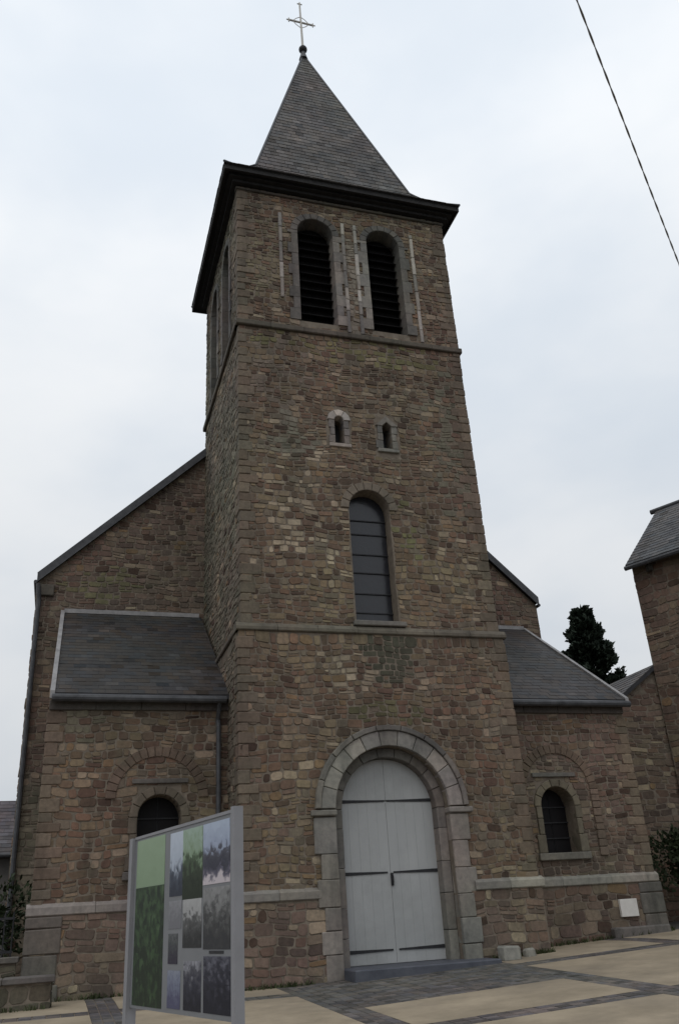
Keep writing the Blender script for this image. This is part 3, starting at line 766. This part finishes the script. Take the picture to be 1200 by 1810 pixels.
    # pale flashing on the outer verge and along the head
    xo2 = rx0 if s < 0 else rx1; q = .07 if s < 0 else -.07
    fl = [Vector((xo2 - q * .3, y0 - .02, zlow - .02)), Vector((xo2 + q, y0 - .02, zlow - .02)), Vector((xo2 + q, D - .02, c2.z - .02)), Vector((xo2 - q * .3, D - .02, c2.z - .02))]
    fl = fl + [v + Vector((0, 0, .155)) for v in fl]
    MB().add(fl, [(0, 1, 2, 3), (4, 5, 6, 7), (0, 1, 5, 4), (1, 2, 6, 5), (2, 3, 7, 6), (3, 0, 4, 7)]).build('verge_flashing', ZINC, rf)
    MB().box(rx0 + .06, rx1 - .06, D - .09, D - .045, c2.z + .05, c2.z + .16).build('head_flashing', ZINC, rf)
    # gutter
    gp = [(rx0 + .02, y0 - .07, zlow - .02), (rx1 - (.02 if s > 0 else .08), y0 - .07, zlow - .03)]
    MB().tube(gp, .075, 10).build('gutter', DARKZINC, rf)
    gx = -.22 if s < 0 else XR - .14
    if s < 0: MB().tube([(gx, y0 - .05, zlow - .06), (gx, YW - .02, zlow - .4), (gx, YW - .1, zlow - .55), (gx, YW - .1, .3)], .05, 8).build('downpipe', DARKZINC, rf)
wing(-1); wing(1)
MB().cbox(8.5, 8.93, YW - .135, YW - .06, .95, 1.30, .008).build('plaque', WHITE, church)
MB().cbox(8.2, 9.6, YW - .25, YW + .1, zg(9, 1) - .1, .76, .03, pale(.5), .01).build('footing_stone', PALE, church)
flush(300)

# ------------------------------------------------------------------ stone house on the right, with its annex
ha = Vector((.46, -.888, 0)).normalized(); hb = Vector((.888, .46, 0)).normalized(); hn = -hb
HC = Vector((12.92, 4, 0)); HL = 13.0; HB = 5.8; HE = 10.55; HR = 13.05
house = empty('stone_house', (HC + ha * 6 + hb * 3)[:2] + (.6,), 'tall brown stone house with slate roof beyond the conifer', 'house')
Fh = Frame(HC, ha, hn)
hw = [(3.2 + 3.4 * i, .55, z, z + 1.75) for i in range(3) for z in (1.6, 4.8, 7.9)]
mb = MB(); 
outer = [(0, 0), (HL, 0), (HL, HE), (0, HE)]
wall_core(mb, Fh, outer)
P = lambda a, b, z: HC + ha * a + hb * b + Vector((0, 0, z))
mb.add([P(0, 0, 0), P(0, HB, 0), P(0, HB, HE), P(0, HB / 2, HR), P(0, 0, HE)], [(0, 1, 2, 3, 4)])
mb.add([P(HL, 0, 0), P(HL, HB, 0), P(HL, HB, HE), P(HL, HB / 2, HR), P(HL, 0, HE)], [(0, 1, 2, 3, 4)])
mb.add([P(0, HB, 0), P(HL, HB, 0), P(HL, HB, HE), P(0, HB, HE)], [(0, 1, 2, 3)])
hwall = mb.build('house_wall', MORTAR, house)
lay(hwall, rubble(Fh, .3, HE - .1, K(0), K(HL), [], 'mauve', (.12, .24), (.22, .6), tone=(1.0, .98, .94)))
for s in (0, 1):
    e0 = P(-.05, -.3 if s == 0 else HB + .3, HE - .24); e1 = P(HL + .2, -.3 if s == 0 else HB + .3, HE - .24); r0 = P(-.05, HB / 2, HR + .02); r1 = P(HL + .2, HB / 2, HR + .02)
    dn = Vector((0, 0, .14)); vs = [e0, e1, r1, r0]; vs += [v + dn for v in vs]
    rf = MB().add(vs, [(0, 1, 2, 3), (4, 5, 6, 7), (0, 1, 5, 4), (1, 2, 6, 5), (2, 3, 7, 6), (3, 0, 4, 7)]).build('house_roof', SLATEBASE, house)
    if s == 0: slate_face(rf, vs[4], vs[5], vs[6], vs[7], row=.22, wid=.28, base=(.075, .075, .08))
    MB().tube([e0 + Vector((0, 0, .02)) + hn * (.06 if s == 0 else -.06), e1 + Vector((0, 0, .02)) + hn * (.06 if s == 0 else -.06)], .075, 8).build('gutter', DARKZINC, rf)
MB().tube([P(-.25, HB / 2, HR + .17), P(HL + .2, HB / 2, HR + .17)], .09, 8).build('ridge', DARKZINC, house)
for k in range(8):
    c = P(.6 + k * 1.5, -.14, HE - .45); MB().cbox(c.x - .06, c.x + .06, c.y - .1, c.y + .1, c.z, c.z + .2, .01, (.06, .055, .05)).build('eave_bracket', STONE, house)
flush(60)
annex = empty('stone_annex', (11.5, 5.5, .6), 'low stone annex with sloping slate roof between church and tall house', 'building')
AX0, AX1, AY = 10.15, 13.4, 4.1
zt_ = lambda x: 7.06 - (12.69 - x) * .69
Fa = Frame((0, AY, 0), (1, 0, 0), (0, -1, 0))
mb = MB(); wall_core(mb, Fa, [(AX0, 0), (AX1, 0), (AX1, zt_(AX1)), (AX0, zt_(AX0))])
mb.add([(AX0, AY, 0), (AX0, AY + 3, 0), (AX0, AY + 3, zt_(AX0)), (AX0, AY, zt_(AX0))], [(0, 1, 2, 3)])
aw = mb.build('annex_wall', MORTAR, annex)
lay(aw, rubble(Fa, .3, 6.9, lambda v: AX0 if v < zt_(AX0) else 12.69 - (7.06 - v) / .69, K(AX1), [], 'mauve', (.11, .22), (.2, .55), tone=(.9, .92, .9)))
flush(40)
vs = [Vector((x, y, zt_(x) + .02)) for x, y in ((AX0 - .25, AY - .12), (13.0, AY - .12), (13.0, AY + 3.2), (AX0 - .25, AY + 3.2))]; vs += [v + Vector((0, 0, .13)) for v in vs]
ar = MB().add(vs, [(0, 1, 2, 3), (4, 5, 6, 7), (0, 1, 5, 4), (1, 2, 6, 5), (2, 3, 7, 6), (3, 0, 4, 7)]).build('annex_roof', SLATEBASE, annex)
slate_face(ar, vs[7], vs[4], vs[5], vs[6], row=.22, wid=.28)

# ------------------------------------------------------------------ house far left
lh = empty('slate_roofed_house', (-12, 28, .3), 'distant house with dark slate roof seen beside the church flank', 'house')
MB().box(-22, -3.2, 25.5, 32, 0, 4.5).build('wall', m_noise('grey_render', (.09, .085, .08), (.14, .13, .12), 2, .9, .3), lh)
vs = [Vector(p) for p in ((-22.4, 25.1, 4.45), (-2.8, 25.1, 4.45), (-2.8, 28.8, 7.15), (-22.4, 28.8, 7.15), (-22.4, 32.4, 4.45), (-2.8, 32.4, 4.45))]
lr = MB().add(vs, [(0, 1, 2, 3), (3, 2, 5, 4), (0, 3, 4), (1, 5, 2)]).build('roof', SLATEBASE, lh)
slate_face(lr, vs[0], vs[1], vs[2], vs[3], row=.3, wid=.4, base=(.085, .075, .085), var=.35)
MB().tube([(-22.4, 25.0, 4.45), (-2.8, 25.0, 4.45)], .09, 8).build('gutter', DARKZINC, lh)

# ------------------------------------------------------------------ low walls and railing at the left
def garden_wall(name, x0, x1, y, t, ztop, label, limit):
    par = empty(name, ((x0 + x1) / 2, y + t / 2, zg(x0, y)), label, 'wall')
    core = MB().box(x0, x1, y, y + t, 0, ztop - .1).build('wall_core', MORTAR, par)
    lay(core, rubble(Frame((0, y, 0), (1, 0, 0), (0, -1, 0)), .1, ztop - .11, K(x0), K(x1), [], 'grey', (.1, .2), (.2, .5), tone=(.6, .62, .6)))
    lay(core, rubble(Frame((x1, 0, 0), (0, 1, 0), (1, 0, 0)), .1, ztop - .11, K(y), K(y + t), [], 'grey', (.1, .2), (.2, .5), tone=(.6, .62, .6)))
    flush(limit)
    n = max(2, round((x1 - x0) / .8))
    for k in range(n):
        a, b = x0 + (x1 - x0 + .06) * k / n, x0 + (x1 - x0 + .06) * (k + 1) / n
        MB().cbox(a + .004, b - .004, y - .07, y + t + .05, ztop - .1, ztop, .015, pale(.42), .005).build('coping_stone', PALE, par)
    return par
garden_wall('garden_wall', -8.0, -3.15, -.2, .35, .72, 'low dark stone wall with flat coping at the church corner', 40)
garden_wall('railing_wall', -9.0, -3.78, 1.1, .4, 1.0, 'higher dark stone wall carrying the iron railing', 30)
rl = empty('railing', (-6.4, 1.3, 1.0), 'dark iron railing standing on the stone wall beside the church', 'railing')
for z in (1.08, 1.62): MB().box(-9.0, -3.85, 1.285, 1.315, z - .02, z + .02).build('rail', IRON, rl)
for k in range(36): 
    x = -8.95 + k * .145; MB().tube([(x, 1.3, 1.0), (x, 1.3, 1.72)], .014, 6).build('bar', IRON, rl)

# ------------------------------------------------------------------ plants
def leafy(pts_fn, n, size, mat, name, par):
    mb = MB()
    for _ in range(n):
        p, d, sc = pts_fn()
        d = d.normalized(); s = size * sc * rnd(.6, 1.4)
        a = d.cross(Vector((rnd(-1, 1), rnd(-1, 1), rnd(-1, 1)))).normalized()
        mb.add([p - a * s * .3, p + d * s * .5 + a * s * .12, p + d * s, p + d * s * .5 - a * s * .5], [(0, 1, 2, 3)])
    return mb.build(name, mat, par, WORLD[par.name], kind='stuff')
TB = Vector((17.6, 14, .6)); TH = 12.1
tree = empty('conifer_tree', TB, 'dark pointed conifer rising behind the right wing roof', 'tree')
MB().tube([TB + Vector((0, 0, z)) for z in (-.3, 3, 7, 10, 12.0)], [.3, .24, .15, .07, .02], 8).build('trunk', BARK, tree)
limbs = []; random.seed(23)
mbL = MB()
for k in range(230):
    z = 1.2 + (TH - 1.4) * (k / 229) ** .8; R_ = (.15 + (TH - z) * .36) * rnd(.7, 1.1)
    a = k * 2.4 + rnd(-.5, .5); o = TB + Vector((0, 0, z)); tip = o + Vector((math.cos(a) * R_, math.sin(a) * R_, R_ * rnd(.1, .5)))
    limbs.append((o, tip)); mbL.tube([o, (o + tip) / 2 + Vector((0, 0, -.05)), tip], [.04, .025, .008], 4)
mbL.build('limbs', BARK, tree, TB)
def con():
    o, tip = random.choice(limbs); t = rnd(.12, 1.0) ** .7; d = tip - o
    p = o + d * t + Vector((rnd(-1, 1), rnd(-1, 1), rnd(-1, .7))) * .16 * (1.25 - t * .6)
    return p, d.normalized() + Vector((rnd(-.9, .9), rnd(-.9, .9), rnd(-.6, .9))), rnd(.7, 1.3)
leafy(con, 34000, .2, CONIFER, 'crown', tree)
def shrub(name, base, rx, ry, h, n, size, label, cat='shrub'):
    par = empty(name, base, label, cat); base = Vector(base)
    st = MB(); lob = []
    for k in range(9):
        a = rnd(0, 6.28); q = rnd(.2, .75); tip = base + Vector((math.cos(a) * rx * q, math.sin(a) * ry * q, h * rnd(.45, .82)))
        st.tube([base, (base + tip) / 2 + Vector((rnd(-.05, .05), 0, .1)), tip], [.035, .02, .008], 5); lob.append((tip, rnd(.3, .5)))
    st.build('stems', BARK, par, base)
    def f():
        c, r = random.choice(lob); d = Vector((random.gauss(0, 1), random.gauss(0, 1), random.gauss(0, 1))).normalized()
        p = c + Vector((d.x * rx, d.y * ry, d.z * h * .55)) * r * rnd(.5, 1.1); p.z = max(p.z, base.z + .04)
        return p, d + Vector((rnd(-.6, .6), rnd(-.6, .6), rnd(-.4, .6))), 1
    leafy(f, n, size, LEAF, 'crown', par)
shrub('shrub', (11.9, 2.6, zg(11.9, 2.6)), 1.1, .7, 2.3, 5200, .11, 'dark leafy shrub at the foot of the stone house')
shrub('hedge_bush', (-5.0, 3.0, .3), 1.6, .6, 2.0, 4500, .1, 'dark bush behind the iron railing', 'bush')

# ------------------------------------------------------------------ information panel
PL_, PR_ = Vector((-2.59, -9.1, 0)), Vector((-2.09, -10.98, 0)); pd = (PR_ - PL_); PWd = pd.length; pu = pd.normalized(); pn = Vector((pu.y, -pu.x, 0))
if pn.x > 0: pn = -pn
panel = empty('information_panel', (PL_ + PR_)[:2] and ((PL_.x + PR_.x) / 2, (PL_.y + PR_.y) / 2, zg(-2.3, -10)), 'free-standing display panel of old photographs with green strip and grey posts', 'panel')
def pbox(u0, u1, z0, z1, d0, d1, name, mat, par, bev=.004):
    vs = [PL_ + pu * u + pn * d + Vector((0, 0, z)) for d in (d0, d1) for u, z in ((u0, z0), (u1, z0), (u1, z1), (u0, z1))]
    return MB().add(vs, [(0, 1, 2, 3), (4, 5, 6, 7), (0, 1, 5, 4), (1, 2, 6, 5), (2, 3, 7, 6), (3, 0, 4, 7)]).build(name, mat, par)
ZT0, ZT1 = .80, 1.985
pbox(-.035, .035, zg(-2.6, -9.1) - .05, 2.0, -.04, .04, 'post', ALU, panel)
pbox(PWd - .06, PWd - .01, zg(-2.1, -11) - .05, 2.02, -.03, .035, 'post', ALU, panel)
board = pbox(.036, PWd - .061, ZT0, ZT1, -.012, .012, 'board', m_noise('panel_print_ground', (.17, .175, .185), (.205, .21, .22), 2, .5, 0, spec=.2), panel)
def m_photo(name, stops, scale, slope=1.0, stretch=(1, 1, 1), seed=0.0, nz_amt=.55):
    """a flat printed photograph: tones follow height in the print plus noise"""
    m, nt, b = mat_base(name)
    tcn = nt.nodes.new('ShaderNodeTexCoord'); sp = nt.nodes.new('ShaderNodeSeparateXYZ'); nt.links.new(tcn.outputs['Generated'], sp.inputs['Vector'])
    mp = nt.nodes.new('ShaderNodeMapping'); mp.inputs['Location'].default_value = (seed, seed * 1.7, seed * .6); mp.inputs['Scale'].default_value = stretch
    nt.links.new(tcn.outputs['Generated'], mp.inputs['Vector'])
    n = nt.nodes.new('ShaderNodeTexNoise'); n.inputs['Scale'].default_value = scale; n.inputs['Detail'].default_value = 5; nt.links.new(mp.outputs['Vector'], n.inputs['Vector'])
    vo = nt.nodes.new('ShaderNodeTexVoronoi'); vo.inputs['Scale'].default_value = scale * 1.6; nt.links.new(mp.outputs['Vector'], vo.inputs['Vector'])
    sv = nt.nodes.new('ShaderNodeSeparateColor'); nt.links.new(vo.outputs['Color'], sv.inputs['Color'])
    ad = nt.nodes.new('ShaderNodeMath'); ad.operation = 'MULTIPLY_ADD'; nt.links.new(sv.outputs[0], ad.inputs[0]); ad.inputs[1].default_value = .35; nt.links.new(n.outputs['Fac'], ad.inputs[2])
    ad2 = nt.nodes.new('ShaderNodeMath'); ad2.operation = 'SUBTRACT'; nt.links.new(ad.outputs[0], ad2.inputs[0]); ad2.inputs[1].default_value = .17
    m1 = nt.nodes.new('ShaderNodeMath'); m1.operation = 'MULTIPLY_ADD'; nt.links.new(ad2.outputs[0], m1.inputs[0]); m1.inputs[1].default_value = nz_amt * 2; m1.inputs[2].default_value = -nz_amt
    m2 = nt.nodes.new('ShaderNodeMath'); m2.operation = 'MULTIPLY_ADD'; nt.links.new(sp.outputs['Z'], m2.inputs[0]); m2.inputs[1].default_value = slope; nt.links.new(m1.outputs[0], m2.inputs[2])
    stops = [(p, tuple((x * .8 + sum(q) / 3 * .2) * (.52 + x * 1.0) for x in q)) for p, q in stops]; c = ramp(nt, m2.outputs[0], stops); b.inputs['Specular IOR Level'].default_value = .2; nt.links.new(c, b.inputs['Base Color']); b.inputs['Roughness'].default_value = .5
    return m
G3 = lambda v, b=1.0: (v, v, v * b)
pics = [
 (.045, .355, 1.622, 1.97, [(.0, (.27, .35, .24)), (.5, (.30, .38, .27)), (1, (.34, .42, .31))], 3, .6, .2, 'pale_green_strip'),
 (.045, .355, .82, 1.62, [(.05, (.03, .05, .025)), (.3, (.06, .11, .045)), (.5, (.09, .15, .07)), (.65, (.12, .17, .09)), (.85, (.15, .21, .11)), (1, (.18, .24, .14))], 8, .25, .6, 'foliage_strip'),
 (.41, .535, 1.53, 1.96, [(.1, (.05, .06, .09)), (.35, (.10, .12, .16)), (.5, (.40, .44, .50)), (1, (.46, .50, .56))], 4, 1, .25, 'printed_photo'),
 (.535, .715, 1.50, 1.96, [(.1, (.03, .045, .02)), (.35, (.05, .07, .035)), (.55, (.10, .15, .08)), (.65, (.26, .34, .24)), (1, (.34, .42, .36))], 5, 1, .3, 'printed_photo'),
 (.72, .94, 1.575, 1.96, [(.08, (.5, .46, .48)), (.16, (.16, .15, .2)), (.3, (.06, .06, .09)), (.5, (.11, .11, .14)), (.62, (.33, .37, .46)), (1, (.40, .45, .53))], 5, 1, .22, 'printed_photo'),
 (.41, .53, 1.32, 1.50, [(.2, G3(.22, 1.08)), (.8, G3(.32, 1.05))], 5, .6, .3, 'printed_photo'),
 (.545, .71, 1.20, 1.50, [(.1, G3(.05)), (.4, G3(.11)), (.6, G3(.16)), (.7, G3(.36)), (1, G3(.40))], 6, 1, .3, 'printed_photo'),
 (.725, .94, 1.19, 1.555, [(.1, G3(.06, 1.1)), (.35, G3(.09)), (.55, G3(.15)), (.7, G3(.24)), (1, G3(.30))], 6, .9, .45, 'printed_photo'),
 (.41, .50, 1.10, 1.29, [(.1, (.06, .05, .08)), (.6, (.11, .12, .12)), (1, (.2, .2, .21))], 6, .8, .4, 'printed_photo'),
 (.41, .53, .83, 1.06, [(.1, (.12, .12, .2)), (.6, (.22, .24, .31)), (1, (.30, .32, .37))], 5, .8, .3, 'printed_photo'),
 (.56, .71, .83, 1.12, [(.1, G3(.025, 1.6)), (.5, G3(.06, 1.5)), (.7, G3(.12, 1.2)), (1, G3(.33, 1.1))], 5, .9, .35, 'printed_photo'),
 (.73, .94, .83, 1.15, [(.15, G3(.025, 1.7)), (.5, G3(.05, 1.5)), (.75, G3(.14, 1.25)), (1, G3(.22, 1.2))], 6, .7, .5, 'printed_photo'),
]
for i, (u0, u1, z0, z1, st, sc, slp, na, nm) in enumerate(pics):
    pbox(u0 * PWd, u1 * PWd, z0, z1, .0125, .0145, nm, m_photo('photo_print', st, sc, slp, (.75, .75, 1.3), 3.1 * i, na), board)
pbox(.775 * PWd, .89 * PWd, 1.165, 1.182, .0125, .0145, 'caption_bar', IRON, board)
pbox(.036, PWd - .061, ZT1 + .001, ZT1 + .022, -.018, .018, 'top_rail', ALU, panel)

# ------------------------------------------------------------------ small stones by the door
def lump(x, y, sx, sy, h, label, k):
    z = zg(x, y)
    o = MB().cbox(x - sx, x + sx, y - sy, y + sy, z - .02, z + h, .035, pale(k), .02).build('stone_block', PALE, None)
    o['label'] = label; o['category'] = 'stone'
lump(4.98, -.42, .17, .15, .24, 'pale upright stone block beside the door step', .95)
lump(5.45, -.3, .11, .10, .15, 'small pale stone beside the larger block at the tower foot', .8)

# ------------------------------------------------------------------ weeds and grit along the foot of the walls
def weeds():
    mb = MB()
    lines = [((-.1, -.11), (1.3, -.11), 60), ((4.75, -.11), (6.1, -.11), 90), ((6.1, 1.08), (9.7, 1.08), 150), ((-3.5, 1.08), (-.1, 1.08), 120), ((9.75, 1.2), (10.4, 3.6), 220), ((-7.5, -.26), (-3.2, -.26), 120)]
    for a, b, n in lines:
        for _ in range(n):
            t = random.random() ** rnd(.7, 1.4); x = a[0] + (b[0] - a[0]) * t; y = a[1] + (b[1] - a[1]) * t - abs(random.gauss(0, .05)); z = zg(x, y)
            for k in range(random.randint(3, 7)):
                an = rnd(0, 6.28); h = rnd(.03, .13); d = Vector((math.cos(an), math.sin(an), 0)); sd = Vector((-d.y, d.x, 0)) * rnd(.004, .01)
                p = Vector((x + rnd(-.03, .03), y + rnd(-.03, .03), z)); m_ = p + d * h * .3 + Vector((0, 0, h * .65)); tp = p + d * h * .8 + Vector((0, 0, h))
                mb.add([p - sd, p + sd, m_ + sd * .8, m_ - sd * .8, tp], [(0, 1, 2, 3), (3, 2, 4)])
    o = mb.build('weeds', m_leaf('weed_blades', (.03, .045, .015), (.085, .095, .045)), None, (0, 0, .24), kind='stuff')
    o['label'] = 'sparse weeds growing along the foot of the church walls'; o['category'] = 'weeds'
weeds()

# ------------------------------------------------------------------ overhead cable and its pole
A_ = Vector((14.84, -.18, 8.25)); B_ = Vector((-13.6, -25.35, 8.9)); pts = []
for k in range(1601):
    t = k / 1600; p = A_.lerp(B_, t); p.z += .55 * (4 * (t - .5) ** 2 - .30); pts.append(p)
dirc = (B_ - A_).normalized(); sd_ = dirc.cross(Vector((0, 0, 1))).normalized(); up_ = sd_.cross(dirc)
cb = MB(); 
for ph in (0, math.pi):
    cb.tube([p + (sd_ * math.cos(i * .30 + ph) + up_ * math.sin(i * .30 + ph)) * .0045 for i, p in enumerate(pts)], .0058, 5)
cb.build('overhead_cable', CABLE, None, pts[0], label='twisted overhead cable crossing the sky beside the spire', cat='cable')
pb = Vector((-13.6, -25.35, zg(-13.6, -25.35) - .1))
MB().tube([pb, pb + Vector((0, 0, 5)), pb + Vector((0, 0, 10.2))], [.14, .12, .09], 10).build('utility_pole', BARK, None, pb, label='wooden utility pole carrying the twisted overhead cable', cat='pole')
